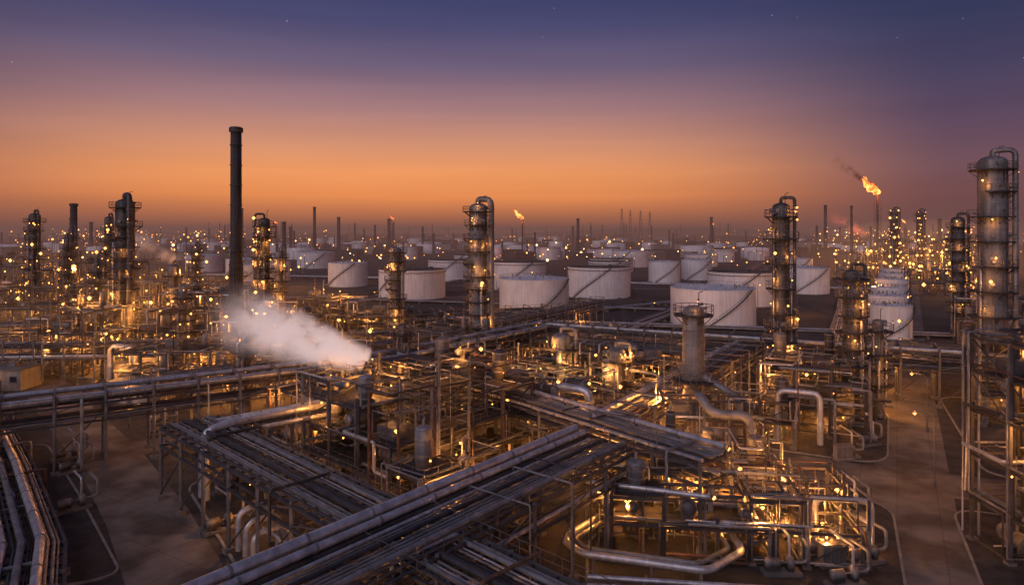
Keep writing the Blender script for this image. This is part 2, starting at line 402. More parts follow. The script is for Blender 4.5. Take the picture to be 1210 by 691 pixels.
def offs(pts, o):
    pts = [V((p[0], p[1], 0)) for p in pts]; out = []
    for i, p in enumerate(pts):
        ns = []
        if i > 0: d = (p-pts[i-1]).normalized(); ns.append(V((d.y, -d.x, 0)))
        if i < len(pts)-1: d = (pts[i+1]-p).normalized(); ns.append(V((d.y, -d.x, 0)))
        if len(ns) == 1: m = ns[0]
        else:
            m = (ns[0]+ns[1]).normalized(); m = m/max(.4, m.dot(ns[0]))
        out.append(p+m*o)
    return out
def rack(name, pts, width, levels, seed, bay=6, big=(), nl=0, power=150, walk=True, rmax=.3, n=8, bulbs=.25, bs=.12, brace=.4, cage=True):
    rr = random.Random(seed); mb = MB(); w2 = width/2
    for k, z in enumerate(levels):
        o = -w2+.5
        while o < w2-.4:
            r = min(rmax, rr.choice((.07, .08, .09, .11, .13, .16, .2, .26)))
            if rr.random() < .86:
                zz = z+.17+r; m = rr.choice(RACKM)
                P = offs(pts, o+r)
                mb.sweep([p+V((0, 0, zz)) for p in P], r, m, n)
            o += 2*r+rr.uniform(.08, .36)
        for sgn in (-1, 1):
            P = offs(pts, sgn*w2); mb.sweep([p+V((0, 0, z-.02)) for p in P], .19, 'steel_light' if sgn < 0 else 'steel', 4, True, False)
    for (o, z, r, m) in big:
        P = offs(pts, o); mb.sweep([p+V((0, 0, z)) for p in P], r, m, 16)
    base = [V((p[0], p[1], 0)) for p in pts]
    hc = 1.5 if (walk and cage) else .3
    for i in range(len(base)-1):
        a = base[i]; b = base[i+1]; L = (b-a).length; k = max(1, round(L/bay)); d = (b-a)/L; nn = V((d.y, -d.x, 0)); ang = atan2(d.y, d.x)
        for j in range(k+1):
            if i > 0 and j == 0: continue
            c = a+d*(L*j/k)
            top = levels[-1]+hc
            for sgn in (-1, 1):
                q = c+nn*(sgn*w2*.985)
                mb.beam(q, q+V((0, 0, top)), .3, 'steel_light'); mb.box(q+V((0, 0, .25)), (.9, .9, .5), ang, 'concrete')
                mb.beam(q+V((0, 0, levels[0]-1.8)), q-nn*(sgn*1.8)+V((0, 0, levels[0]-.2)), .14)
            for z in levels:
                mb.beam(c-nn*(w2-.15)+V((0, 0, z)), c+nn*(w2-.15)+V((0, 0, z)), .28, 'steel')
            if hc > 1:
                mb.beam(c-nn*(w2+.3)+V((0, 0, top+.1)), c+nn*(w2+.3)+V((0, 0, top+.1)), .2, 'steel_light')
            for (o, z, r, m) in big:
                q = c+nn*o; mb.beam(q+V((0, 0, levels[-1])), q+V((0, 0, z-r)), .25, 'steel')
                mb.rev(q+V((0, 0, z)), d, [(r, -.12), (r+.05, -.12), (r+.05, .12), (r, .12)], 'pipe_gray', 16, False)
            if rr.random() < bulbs:
                q = c+nn*(rr.choice((-1, 1))*w2*.8); mb.lamp(q+V((0, 0, levels[0]-.7)), 0, bs)
            if j < k:
                e = c+d*(L/k)
                for sgn in (-1, 1):
                    if rr.random() < brace:
                        mb.beam(c+nn*(sgn*w2)+V((0, 0, .6)), e+nn*(sgn*w2)+V((0, 0, levels[0]-.2)), .13, 'steel')
                    if len(levels) > 1 and rr.random() < .7:
                        mb.beam(c+nn*(sgn*w2)+V((0, 0, levels[0]+.2)), e+nn*(sgn*w2)+V((0, 0, levels[-1]-.2)), .11, 'steel_light')
                for u in (.33, .67):
                    m_ = c.lerp(e, u); mb.beam(m_-nn*(w2-.1)+V((0, 0, levels[-1]-.03)), m_+nn*(w2-.1)+V((0, 0, levels[-1]-.03)), .2, 'steel')
                if rr.random() < .5:
                    r = rr.choice((.08, .1, .15, .2)); u = rr.uniform(.2, .8); m_ = c.lerp(e, u); sg = rr.choice((-1, 1)); zt = levels[-1]+.75
                    mb.pipe([m_-nn*(sg*w2*.5)+V((0, 0, zt-.4)), m_-nn*(sg*w2*.5)+V((0, 0, zt)), m_+nn*(sg*(w2+.7))+V((0, 0, zt)), m_+nn*(sg*(w2+.7))+V((0, 0, .6))], r, rr.choice(PIPEM), 8, 1.8)
    if walk:
        for sgn in (-1, 1):
            P = offs(pts, sgn*(w2+.02)); mb.railing([p+V((0, 0, levels[-1]+.1)) for p in P], 1.2, 2.0, .045)
    for q in range(nl):
        i = rr.randint(0, len(base)-2); c = base[i].lerp(base[i+1], rr.random())
        mb.lamp(c+V((rr.uniform(-w2, w2)*.7, 0, levels[0]-rr.uniform(.6, 1.5))), power*rr.choice((.6, 1, 1.4)), bs*1.1)
    return mb.finish(name)

def tank(name, x, y, r, h, seed, roof='w', stair=-2.3, n=64, detail=True, hw=0.035):
    rr = random.Random(seed); mb = MB(); o = V((x, y, 0))
    mb.rev(o, (0, 0, 1), [(r+.6, 0), (r+.6, .35), (r+.02, .37)], 'concrete', n, False)
    mb.rev(o, (0, 0, 1), [(r, .3), (r, h-.2)], 'tank_white', n)
    mb.rev(o, (0, 0, 1), [(r+.002, h-.25), (r+.12, h-.25), (r+.12, h), (r, h)], 'tank_white', n, False)
    for z in (h*.32, h*.62): mb.rev(o, (0, 0, 1), [(r+.003, z-.04), (r+.02, z-.04), (r+.02, z+.04), (r+.003, z+.04)], 'tank_roof', n, False)
    if roof == 'w':
        mb.rev(o, (0, 0, 1), [(r+.0, h), (r*.5, h+r*.045), (.01, h+r*.08)], 'tank_roof', n)
        for j in range(12):
            a = rr.random()*2*pi; q = rr.uniform(.2, .85)*r
            mb.sweep([o+V((cos(a)*q, sin(a)*q, h)), o+V((cos(a)*q, sin(a)*q, h+r*.05+.7))], .22, 'pipe_gray', 8)
    else:
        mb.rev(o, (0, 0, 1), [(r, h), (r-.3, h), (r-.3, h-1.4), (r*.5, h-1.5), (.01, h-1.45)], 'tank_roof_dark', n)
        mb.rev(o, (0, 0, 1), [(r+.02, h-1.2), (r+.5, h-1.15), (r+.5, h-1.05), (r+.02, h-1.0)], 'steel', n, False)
        d = V((cos(1.0), sin(1.0), 0)); mb.beam(o+d*(r-.5)+V((0, 0, h+.3)), o-d*(r*.2)+V((0, 0, h-1.2)), .5, 'rail')
    if detail:
        m = 28
        mb.railing([o+V((cos(2*pi*j/m)*(r-.05), sin(2*pi*j/m)*(r-.05), h)) for j in range(m+1)], 1.1, 2.5, hw*1.4, 'steel_light')
        sp = 1.25*h/r*1.05; P = []
        for j in range(17):
            a = stair+sp*j/16; P.append(o+V((cos(a)*(r+.5), sin(a)*(r+.5), .3+(h-.3)*j/16)))
        mb.sweep(P, .24, 'steel', 4, True, False)
        mb.sweep([p+V((0, 0, 1.1)) for p in P], hw*1.4, 'steel', 4, False, False)
        for p in P: mb.sweep([p, p+V((0, 0, 1.1))], hw*1.2, 'steel', 3, False)
        a = stair-.4; d = V((cos(a), sin(a), 0))
        mb.pipe([o+d*(r-.2)+V((0, 0, 1)), o+d*(r+3)+V((0, 0, 1)), o+d*(r+3)+V((6, 0, 1))], .3, 'pipe_gray', 8)
    return mb.finish(name)

# ------------------------------------------------------------------ ground, roads, pads
def poly(name, pts, z, mat, kerb=None):
    mb = MB(); vs = [(p[0], p[1], z) for p in pts]
    mb.add(vs, [tuple(range(len(vs)))], mat)
    if kerb:
        P = [V((p[0], p[1], z+.0)) for p in pts]
        for i in range(len(P)):
            a, b = P[i], P[(i+1) % len(P)]
            d = (b-a)
            if d.length < .01: continue
            n = V((d.y, -d.x, 0)).normalized()*.25
            vs = [a, b, b+n, a+n]; up = V((0, 0, .05)); dn = V((0, 0, -.16))
            Q = [v+dn for v in vs]+[v+up for v in vs]
            mb.add(Q, [(4, 5, 6, 7), (0, 1, 5, 4), (1, 2, 6, 5), (2, 3, 7, 6), (3, 0, 4, 7)], 'kerb')
    return mb.finish(name)
def rounded(pts, rad=4, k=6):
    out = []; P = [V((p[0], p[1], 0)) for p in pts]; n = len(P)
    for i in range(n):
        p = P[i]; a = P[i-1]-p; b = P[(i+1) % n]-p
        q = min(rad, a.length*.45, b.length*.45); A = p+a.normalized()*q; B = p+b.normalized()*q
        for j in range(k+1):
            u = j/k; c = A*(1-u)**2+p*2*u*(1-u)+B*u*u; out.append((c.x, c.y))
    ar = sum(out[i-1][0]*out[i][1]-out[i][0]*out[i-1][1] for i in range(len(out)))
    return out if ar > 0 else out[::-1]
def road(name, pts, w, z, mat='road_concrete'):
    A = offs(pts, -w/2); B = offs(pts, w/2); mb = MB(); n = len(A)
    vs = [(p.x, p.y, z) for p in A]+[(p.x, p.y, z) for p in B]
    mb.add(vs, [(i, n+i, n+i+1, i+1) for i in range(n-1)], mat)
    return mb.finish(name)

g = MB(); S = 9000
g.add([(-S, -400, 0), (S, -400, 0), (S, S, 0), (-S, S, 0)], [(0, 1, 2, 3)], 'earth')
g.finish('ground')
poly('plant_yard_pavement', [(-150, 20), (130, 20), (130, 178), (-150, 215)], .004, 'gravel')
road('service_road', [(-10, 36), (-29.8, 60), (-40.7, 74.6), (-56.7, 94), (-81.5, 121), (-140, 187), (-300, 380)], 8, .012)
road('service_road', [(-62, 92), (-45, 108), (-30, 124)], 8, .016)
road('service_road', [(29, 44), (37.6, 60), (46.3, 77), (72, 121), (108, 182), (250, 420)], 8.6, .012)
road('service_road', [(95, 68), (62, 81), (46, 87), (22, 101)], 9, .016)
road('service_road', [(-160, 240), (60, 196), (230, 150)], 7, .020)
road('tank_farm_road', [(20, 190), (150, 420), (320, 800)], 6, .008)
road('tank_farm_road', [(-130, 250), (120, 420), (420, 520)], 6, .010)
road('tank_farm_road', [(-260, 430), (250, 330), (420, 290)], 6, .014)
poly('equipment_pad', rounded([(31, 86.5), (44.0, 77.5), (31.5, 52.5), (6, 52), (8, 70)]), .13, 'gravel', True)
poly('equipment_pad', rounded([(31, 101), (51, 90.8), (66.5, 118), (46, 131)], 5), .13, 'gravel', True)
poly('equipment_pad', rounded([(50.6, 76.5), (70, 68), (58, 42), (34.5, 44)], 3), .13, 'gravel', True)
poly('equipment_pad', rounded([(-41, 84), (-25, 62), (-14, 50), (-8, 62), (-30, 92)], 3), .13, 'gravel', True)
poly('equipment_pad', rounded([(-52, 80), (-70, 100), (-84, 92), (-62, 62), (-40, 60), (-36.5, 62)], 3), .13, 'gravel', True)
poly('equipment_pad', rounded([(62, 87), (80, 80), (104, 122), (82, 128)], 4), .13, 'gravel', True)

# ------------------------------------------------------------------ pipe racks
rack('pipe_rack', [(-33, 19), (-15.6, 40.8), (9.7, 72.1)], 8, [6.5, 8.8], 1, big=[(-3.4, 10.0, .42, 'pipe_silver'), (-2.3, 9.75, .30, 'pipe_silver'), (2.6, 9.5, .24, 'pipe_gray')], nl=3, power=120, cage=False)
rack('pipe_rack', [(12, 79), (40.5, 122.5), (47, 132)], 6, [6.5, 8.6], 2, big=[(-2.5, 9.6, .38, 'pipe_silver')], nl=4, power=200)
rack('pipe_rack', [(-39.5, 82), (-12, 55.4), (2.4, 41.5), (20, 24)], 7, [6.4, 8.4], 3, nl=3, power=120, cage=False)
rack('pipe_rack', [(-110, 56), (-66, 86), (-33, 109), (-20, 120), (9, 159)], 6, [6.5, 8.8], 4, big=[(-2.4, 10.0, .36, 'pipe_silver'), (2.3, 9.8, .45, 'pipe_silver')], nl=6, power=200)
rack('pipe_rack', [(-22, 119), (-2, 94.6), (20.5, 67)], 5.5, [7.0, 9.0], 5, big=[(-1.8, 9.9, .3, 'pipe_silver')], nl=4, cage=False)
rack('pipe_rack', [(9, 158), (46, 139.5), (84, 120.5), (125, 100)], 7, [6.5, 9.0], 6, big=[(2.5, 10.1, .36, 'pipe_silver')], nl=6, power=250)
rack('pipe_rack', [(-37, 82), (-16, 101), (-8, 109)], 4, [7.3], 7, big=[(1.0, 8.6, .45, 'pipe_silver')], nl=1, walk=False)
rack('pipe_rack', [(-30, 38), (-44.4, 60), (-61.6, 80), (-100, 122), (-170, 200)], 7, [3.0], 8, walk=False, rmax=.22, nl=0, big=[(-2.4, 3.9, .42, 'pipe_silver'), (-1.2, 3.9, .36, 'pipe_silver'), (.2, 3.85, .3, 'pipe_gray'), (1.6, 3.9, .4, 'pipe_silver')])
rack('pipe_rack', [(-72, 60), (-50, 48), (-40, 40)], 5, [5.0, 7], 9, nl=1)
rack('pipe_rack', [(-150, 168), (-100, 178), (-40, 190), (10, 205)], 6, [5, 7.5], 10, nl=4, power=300, bs=.2)
rack('pipe_rack', [(-135, 140), (-112, 141), (-88, 143), (-50, 152), (-24, 160)], 6, [5, 7.5], 11, nl=4, power=300, bs=.18)
rack('pipe_rack', [(-60, 112), (-42, 128), (-10, 170), (30, 235)], 5, [5, 7], 12, nl=3, power=300, bs=.16)
rack('pipe_rack', [(66, 139), (140, 96)], 6, [6, 8.2], 13, nl=2, power=300)
rack('pipe_rack', [(-25, 165), (9, 150), (38, 134)], 5, [5, 7], 14, nl=3, power=250, walk=True)

def pipeway(pts, n, seed, sp=.7):
    rr = random.Random(seed); mb = MB()
    for i in range(n):
        r = rr.choice((.14, .2, .28)); P = offs(pts, (i-n/2)*sp)
        mb.sweep([p+V((0, 0, .9+r)) for p in P], r, rr.choice(('pipe_silver', 'pipe_gray', 'pipe_gray', 'pipe_rust')), 6)
    for i in range(len(pts)-1):
        a = V((*pts[i], 0)); b = V((*pts[i+1], 0)); d = b-a; L = d.length; d.normalize(); k = int(L/9)
        for j in range(k):
            c = a+d*(j*9+2); mb.box(c+V((0, 0, .43)), (.5, n*sp+.8, .86), atan2(d.y, d.x), 'concrete')
    mb.finish('pipeline')
pipeway([(18, 178), (60, 250), (130, 400), (240, 640)], 9, 1)
pipeway([(-60, 200), (20, 250), (120, 330)], 8, 2)
pipeway([(-150, 260), (-20, 232), (60, 215), (200, 180)], 10, 3)
pipeway([(-190, 330), (-30, 290), (60, 262)], 8, 4)
pipeway([(85, 175), (130, 260), (190, 380)], 8, 5)
pipeway([(-230, 470), (-20, 420), (200, 350)], 9, 6, .9)
pipeway([(-100, 210), (-60, 300), (-30, 430)], 7, 7)
pipeway([(30, 172), (100, 150), (180, 128)], 8, 8)
pipeway([(-60, 250), (10, 222), (50, 200)], 6, 9)
pipeway([(6.5, 57.5), (20, 55.8), (31, 54.6)], 5, 10, .75)

# ------------------------------------------------------------------ columns and chimneys
TW = tower
TW('distillation_column', 87.2, 121, 2.35, 45.5, 11, [12, 16.5, 21, 25.5, 30, 34.5, 39, 43], riser=.9, power=26, bs=.16)
TW('distillation_column', -8.1, 160, 2.2, 38.5, 12, [6, 12, 18, 24, 30, 36.5], riser=1.2, power=30, bs=.16, rs=.32)
TW('distillation_column', 48.8, 121, 1.5, 37, 13, [7, 12, 17, 21.5, 26, 30.5, 34.5], mat='vessel_dark', riser=1.2, power=36, bs=.14, bulbs=2)
TW('distillation_column', 23.8, 87.5, 1.4, 22.2, 14, [12.5, 21], mat='vessel', riser=False, power=16, bs=.12, half=False)
TW('distillation_column', 56.3, 110.6, 1.35, 25.5, 15, [7, 12.5, 18, 24], mat='vessel_dark', riser=1.4, power=30, bs=.14, bulbs=2)
TW('distillation_column', -92.6, 159.6, 2.1, 39.5, 16, [8, 13, 18, 23, 28, 33, 37.5], mat='vessel_dark', riser=.8, power=30, bs=.18, rs=.3)
TW('distillation_column', -59.3, 159.6, 1.3, 35, 17, [8, 13, 18, 23, 28, 33], mat='vessel_dark', riser=-1.2, power=55, bs=.18, bulbs=2)
TW('distillation_column', -31.8, 182, 1.6, 27.5, 18, [6, 11, 16, 21, 26], mat='vessel', riser=1.2, power=50, bs=.18)
TW('distillation_column', -89.3, 176, 1.4, 23, 19, [8, 14, 20], riser=1.2, power=80, bs=.18)
TW('distillation_column', -68.8, 197, 1.3, 26, 20, [8, 14, 20, 24], riser=1.2, power=80, bs=.18)
TW('absorber_column', -46.2, 115.7, .9, 14, 21, [6, 11], mat='vessel_dark', riser=False, bs=.13)
TW('absorber_column', -19.7, 87.5, .75, 15, 22, [9, 13.4], mat='vessel_dark', riser=False, bs=.12)
TW('absorber_column', -20, 122, 1.1, 15, 23, [7, 13], mat='vessel_dark', riser=False, bs=.12)
TW('regenerator_vessel', 9.4, 127, 1.9, 12.5, 24, [5, 9.5], mat='vessel', riser=1.3, power=160, bs=.18, bulbs=2)
TW('regenerator_vessel', 18.9, 121, 1.7, 10.8, 25, [5, 8.5], mat='vessel', riser=1.3, power=160, bs=.18, bulbs=2)
TW('distillation_column', -166.8, 233, 1.8, 38, 26, [8, 15, 22, 29, 35], mat='vessel_dark', riser=1.0, bs=.25, bulbs=2)
TW('distillation_column', -145, 240, 1.5, 37, 27, [8, 16, 24, 32], mat='vessel_dark', riser=1.0, bs=.25, bulbs=2)
TW('distillation_column', -152, 228, 1.2, 30, 28, [8, 14, 20, 26], mat='vessel_dark', riser=1.0, bs=.25, bulbs=2)
TW('distillation_column', 131.7, 197, 1.8, 36, 29, [8, 14, 20, 26, 33], mat='vessel_dark', riser=1.0, power=50, bs=.2)
TW('distillation_column', 252, 440, 2.4, 46, 30, [10, 18, 26, 34, 43], mat='vessel_dark', riser=1.0, bs=.4, bulbs=3)
TW('distillation_column', 269, 440, 2.0, 45, 31, [10, 18, 26, 34, 42], mat='vessel_dark', riser=1.0, bs=.4, bulbs=3)
TW('distillation_column', 240, 420, 1.8, 34, 32, [10, 18, 26, 32], mat='vessel_dark', riser=1.0, bs=.4, bulbs=3)
TW('distillation_column', 282, 430, 1.8, 30, 33, [10, 18, 26], mat='vessel_dark', riser=1.0, bs=.4, bulbs=3)
TW('distillation_column', -102, 215, 1.3, 27, 34, [8, 14, 20, 25], mat='vessel_dark', riser=1.0, bs=.2, bulbs=2)
TW('distillation_column', -84, 205, 1.2, 20, 35, [6, 12, 18], riser=1.0, bs=.2, bulbs=2)
TW('distillation_column', -118, 190, 1.0, 24, 36, [8, 14, 20], riser=1.0, bs=.2, bulbs=2, mat='vessel_dark')
TW('distillation_column', -178, 270, 1.5, 33, 37, [8, 15, 22, 29], riser=1.0, bs=.28, bulbs=2, mat='vessel_dark')
TW('absorber_column', -73, 148, .9, 20, 38, [7, 12, 17], riser=False, bs=.18, bulbs=2)
TW('absorber_column', -6, 104, .8, 13.5, 39, [6, 11], riser=False, bs=.13)
TW('absorber_column', 62, 113, .9, 17, 40, [6, 11, 15], riser=False, bs=.14, mat='vessel')

def chimney(x, y, r, h, name='chimney', plats=True, mat='chimney_steel', lamp=True):
    mb = MB(); o = V((x, y, 0)); n = 24
    mb.rev(o, (0, 0, 1), [(r*1.7, 0), (r*1.35, h*.12), (r*1.2, h*.45), (r, h*.5), (r*.95, h), (r*.8, h), (r*.8, h-2)], mat, n)
    for k in range(12):
        z = h*(k+.6)/12.5; q = r*1.2 if z < h*.45 else r
        mb.rev(o, (0, 0, 1), [(q*.98, z-.1), (q*1.07+.02, z-.1), (q*1.07+.02, z+.1), (q*.98, z+.1)], 'steel', n, False)
    mb.rev(o, (0, 0, 1), [(r*.95, h-1.2), (r*1.22, h-1.1), (r*1.22, h-.2), (r*.95, h)], 'steel', n, False)
    if plats:
        for z in (h*.5,):
            mb.rev(o, (0, 0, 1), [(r, z-.1), (r+1.0, z-.1), (r+1.0, z), (r, z)], 'grating', n, False)
            mb.railing([o+V((cos(2*pi*j/12)*(r+1), sin(2*pi*j/12)*(r+1), z)) for j in range(13)], 1.1, 2, .04)
        mb.ladder(o+V((r*.3, -r*1.35, 1)), o+V((r*.3, -r*1.05, h-1)), (0.2, -1, 0))
    return mb.finish(name)
chimney(-60.3, 145.7, 1.2, 54.5)
chimney(-188, 286, 1.4, 43.5)
for (x, y, h, r) in ((-284, 700, 55, 1.8), (-237, 800, 60, 1.7), (-234, 900, 50, 2.2), (89, 900, 48, 2), (299, 1000, 52, 2.2), (423, 900, 66, 2), (326, 640, 55.5, 1.2), (-212, 620, 40, 1.8), (-203, 1100, 51, 2.5), (-505, 800, 42, 2), (449, 700, 44, 1.8), (-396, 600, 43, 2), (300, 520, 38.6, 1.2)):
    chimney(x, y, r, h, 'chimney', False)

# ------------------------------------------------------------------ process units
U = unit
A35 = radians(-42)
U('process_unit', -12, 88, A35, 3, 4, 6, [4.2, 7.8, 11.2, 13.6], 101, nl=12, power=190, clutter=1.4, hmin=2)
U('process_unit', -26, 100, A35, 3, 2, 6, [4.2, 7.5], 102, nl=6, power=190, clutter=1.3)
U('process_unit', -5, 70, A35, 2, 2, 5.5, [4, 7], 103, nl=4, power=170, clutter=1.4)
U('process_unit', 20.5, 76, radians(-8), 4, 3, 5, [3.6, 6.8], 104, nl=12, power=150, clutter=1.8, nb=1.5)
U('process_unit', 28.5, 68, radians(-8), 2, 2, 5, [3.4, 6.2], 105, nl=6, power=150, clutter=1.8, nb=1.5)
U('process_unit', 17.5, 66.5, radians(-8), 3, 1, 5, [3.4, 6.0], 116, nl=4, power=120, clutter=1.5, nb=1.5)
U('process_unit', 24.5, 86.5, radians(-8), 2, 1, 5, [4, 8, 10.5], 106, nl=5, power=180, hmin=3)
U('process_unit', 50, 110, radians(-28), 3, 3, 5, [4, 7.5, 10], 107, nl=9, power=200, clutter=1.4)
U('process_unit', 39, 103, radians(-28), 2, 2, 4.5, [3.6, 6.5], 108, nl=5, power=180, clutter=1.4)
U('process_unit', 59, 118, radians(-28), 2, 2, 5, [5, 9.5], 109, nl=4, power=220)
U('process_unit', 7, 118, A35, 3, 4, 6, [4, 7], 110, nl=9, power=240, kind='y', clutter=1.3)
U('process_unit', 24, 128, A35, 3, 3, 6, [4, 6.5], 111, nl=6, power=220, clutter=1.3)
U('process_unit', 8, 98, A35, 2, 3, 5.5, [4, 6.5], 112, nl=4, power=200, clutter=1.3)
U('process_unit', 55.5, 61, 0, 3, 3, 5.3, [4.5, 9, 13.5, 17.5, 21], 113, nl=14, power=130, hmin=5, fill=.5, clutter=2.8)
U('process_unit', 88, 112, radians(-28), 3, 3, 5.5, [5, 9, 13], 114, nl=8, power=240)
U('process_unit', 104, 130, radians(-28), 3, 3, 6, [5, 9], 115, nl=5, power=260, bs=.16)
k = 120
for (x, y, nx, ny, lv) in ((-96, 152, 4, 3, [5, 9.5, 14]), (-74, 158, 4, 3, [5, 9, 13, 17]), (-54, 150, 3, 3, [5, 9, 12]), (-78, 182, 5, 3, [5, 10, 15]), (-50, 178, 3, 3, [5, 9, 13]),
                           (-112, 178, 4, 3, [5, 9, 13]), (-120, 205, 4, 3, [5, 10, 15]), (-90, 212, 4, 3, [5, 10, 14]), (-60, 208, 4, 2, [5, 9]), (-66, 134, 4, 2, [4.5, 8]), (-38, 138, 3, 3, [4.5, 8])):
    k += 1
    U('process_unit', x, y, radians(k*37 % 25-12), nx, ny, 5.5, lv, k, nl=6, power=400, bs=.2, clutter=.9, nb=1.4, n8=6)
for (x, y, nx, ny, lv) in ((-165, 226, 5, 3, [6, 12, 18]), (-150, 248, 5, 3, [6, 12, 20]), (-190, 262, 5, 3, [6, 12, 18]), (-205, 300, 6, 3, [6, 12, 20]), (-160, 300, 6, 3, [6, 12]), (-130, 270, 5, 3, [6, 11])):
    k += 1
    U('process_unit', x, y, radians(k*37 % 25-12), nx, ny, 6, lv, k, nl=3, power=900, bs=.3, clutter=.4, nb=1.5, n8=5)
for (x, y, nx, ny, lv) in ((-14, 178, 4, 2, [4, 7]), (-34, 195, 4, 2, [4, 7]), (20, 172, 3, 2, [3.5]), (-8, 150, 3, 2, [5, 8]), (112, 150, 3, 3, [5, 9]), (140, 190, 4, 3, [6, 12])):
    k += 1
    U('process_unit', x, y, radians(-30), nx, ny, 5.5, lv, k, nl=3, power=240, bs=.17, clutter=.6, nb=1.0, n8=6)
for (x, y, nx, ny, lv) in ((262, 446, 7, 4, [8, 16, 24]), (290, 420, 5, 3, [8, 16]), (235, 450, 4, 3, [8, 16]), (310, 470, 6, 4, [8, 16, 22]), (215, 330, 5, 3, [6, 12]), (330, 520, 6, 4, [8, 16]), (245, 360, 4, 3, [6, 12])):
    k += 1
    U('process_unit', x, y, radians(-20), nx, ny, 7, lv, k, nl=3, power=1900, bs=.45, clutter=.3, nb=1.8, n8=5)

# ------------------------------------------------------------------ feature ducts
mb = MB()
mb.pipe([(-16.9, 107, 3), (-16.9, 107, 11), (-2.6, 97, 11), (-2.6, 97, 5)], .62, 'pipe_silver', 18, 2.2)
for t in (.2, .5, .8): 
    p = V((-16.9, 107, 10.4)).lerp(V((-2.6, 97, 10.4)), t); mb.beam((p.x, p.y, 0), p, .3, 'steel_light')
mb.finish('overhead_duct')
mb = MB()
mb.pipe([(6.3, 96, 4), (6.3, 96, 9.6), (10.8, 93, 9.6), (10.8, 93, 3)], .62, 'pipe_silver', 18, 1.8); mb.finish('overhead_duct')
mb = MB()
mb.pipe([(23.8, 86, 10), (23.4, 83.6, 11.6), (24.5, 82, 9.4), (29, 81.5, 9.4), (29.5, 81, 4)], .6, 'pipe_gray', 18, 1.8)
mb.pipe([(24.8, 86.8, 13.0), (26.5, 85.5, 12), (29, 85, 10.6), (29, 85, 6)], .5, 'pipe_gray', 18, 1.8)
mb.finish('overhead_duct')
mb = MB()
mb.pipe([(7.0, 71, 7.2), (7.2, 68.2, 6.4), (19.2, 64.0, 6.4), (19.8, 66.5, 6.4), (19.8, 66.5, 4)], .26, 'pipe_silver', 12)
mb.pipe([(9.5, 70, 2.2), (4.9, 64.5, 2.2), (6.3, 61.6, 2.2), (17.2, 58.4, 2.2), (21.5, 62.0, 2.2), (21.5, 66, 2.2)], .34, 'pipe_silver', 14)
mb.pipe([(10.3, 69.4, 2.2), (6.0, 64.6, 2.2), (7.0, 62.5, 2.2), (16.8, 59.6, 2.2), (20.4, 62.6, 2.2), (20.4, 66, 2.2)], .22, 'pipe_gray', 12)
mb.pipe([(30, 66, 1), (30, 66, 5.6), (35, 65, 5.6), (35, 65, 1)], .3, 'pipe_silver', 12)
for p in ((7.6, 68.1, 6.1), (13, 66.2, 6.1), (18.6, 64.2, 6.1)): mb.beam((p[0], p[1], 0), p, .25, 'steel_light')
for p in ((7.5, 61.2, 1.9), (12.5, 59.8, 1.9), (16.6, 58.6, 1.9)): mb.beam((p[0], p[1], 0), p, .25, 'concrete')
mb.finish('pipe_loop')
mb = MB()
mb.pipe([(39.5, 99, 1), (39.5, 99, 8.3), (44.6, 96.5, 8.3), (44.6, 96.5, 1)], .42, 'pipe_silver', 14)
mb.pipe([(40.8, 100, 1), (40.8, 100, 7.3), (47, 97, 7.3), (47, 97, 1)], .2, 'pipe_gray', 10); mb.finish('pipe_loop')
mb = MB()
mb.pipe([(-35.5, 76.5, 1.5), (-35.5, 76.5, 8.7), (-33.5, 78.2, 9.4), (-18.9, 91.8, 9.4)], .48, 'pipe_silver', 16)
mb.pipe([(-34.5, 75.5, 1.5), (-34.5, 75.5, 8.0), (-32.5, 77.5, 8.4), (-20, 89, 8.4)], .3, 'pipe_silver', 14); mb.finish('pipe_loop')
mb = MB()
for q, h in ((0, 4.2), (1.2, 3.6), (2.4, 3.0)):
    mb.pipe([(-27+q, 66-q, .4), (-27+q, 66-q, h), (-24.6+q, 68-q, h), (-24.6+q, 68-q, .4)], .34, 'pipe_silver', 14)
mb.finish('pipe_loop')
mb = MB()
mb.pipe([(-83, 138, 1), (-83, 138, 8), (-77, 136, 8), (-77, 136, 1)], .7, 'pipe_silver', 14); mb.finish('pipe_loop')

# ------------------------------------------------------------------ pumps, cabinets, buildings
def pump(x, y, ang, s=1.0):
    mb = MB(); d = V((cos(ang), sin(ang), 0)); c = V((x, y, .13)); sd = V((-d.y, d.x, 0))
    mb.box(c+V((0, 0, .15)), (3.2*s, 1.2*s, .3), ang, 'concrete')
    m = c+V((0, 0, .85*s+.1)); 
    mb.rev(m-d*1.4*s, d, [(.01, 0), (.36*s, .05), (.4*s, .2), (.4*s, 1.2*s), (.2*s, 1.35*s), (.08, 1.4*s), (.08, 1.9*s), (.5*s, 1.9*s), (.55*s, 2.1*s), (.5*s, 2.4*s), (.01, 2.45*s)], 'vessel', 16)
    mb.box(m-d*.8*s-V((0, 0, .4*s)), (1.1*s, .7*s, .25*s), ang, 'steel'); mb.box(m+d*.75*s-V((0, 0, .45*s)), (.5*s, .7*s, .35*s), ang, 'steel')
    mb.pipe([m+d*1.0*s, m+d*2.2*s, m+d*2.2*s+V((0, 0, 1.6*s)), m+d*2.2*s+sd*3*s+V((0, 0, 1.6*s))], .14*s, 'pipe_gray', 10)
    mb.pipe([m+d*.72*s, m+d*.72*s+V((0, 0, 2.2*s)), m+d*.72*s+sd*3*s+V((0, 0, 2.2*s))], .11*s, 'pipe_silver', 10)
    mb.finish('pump_skid')
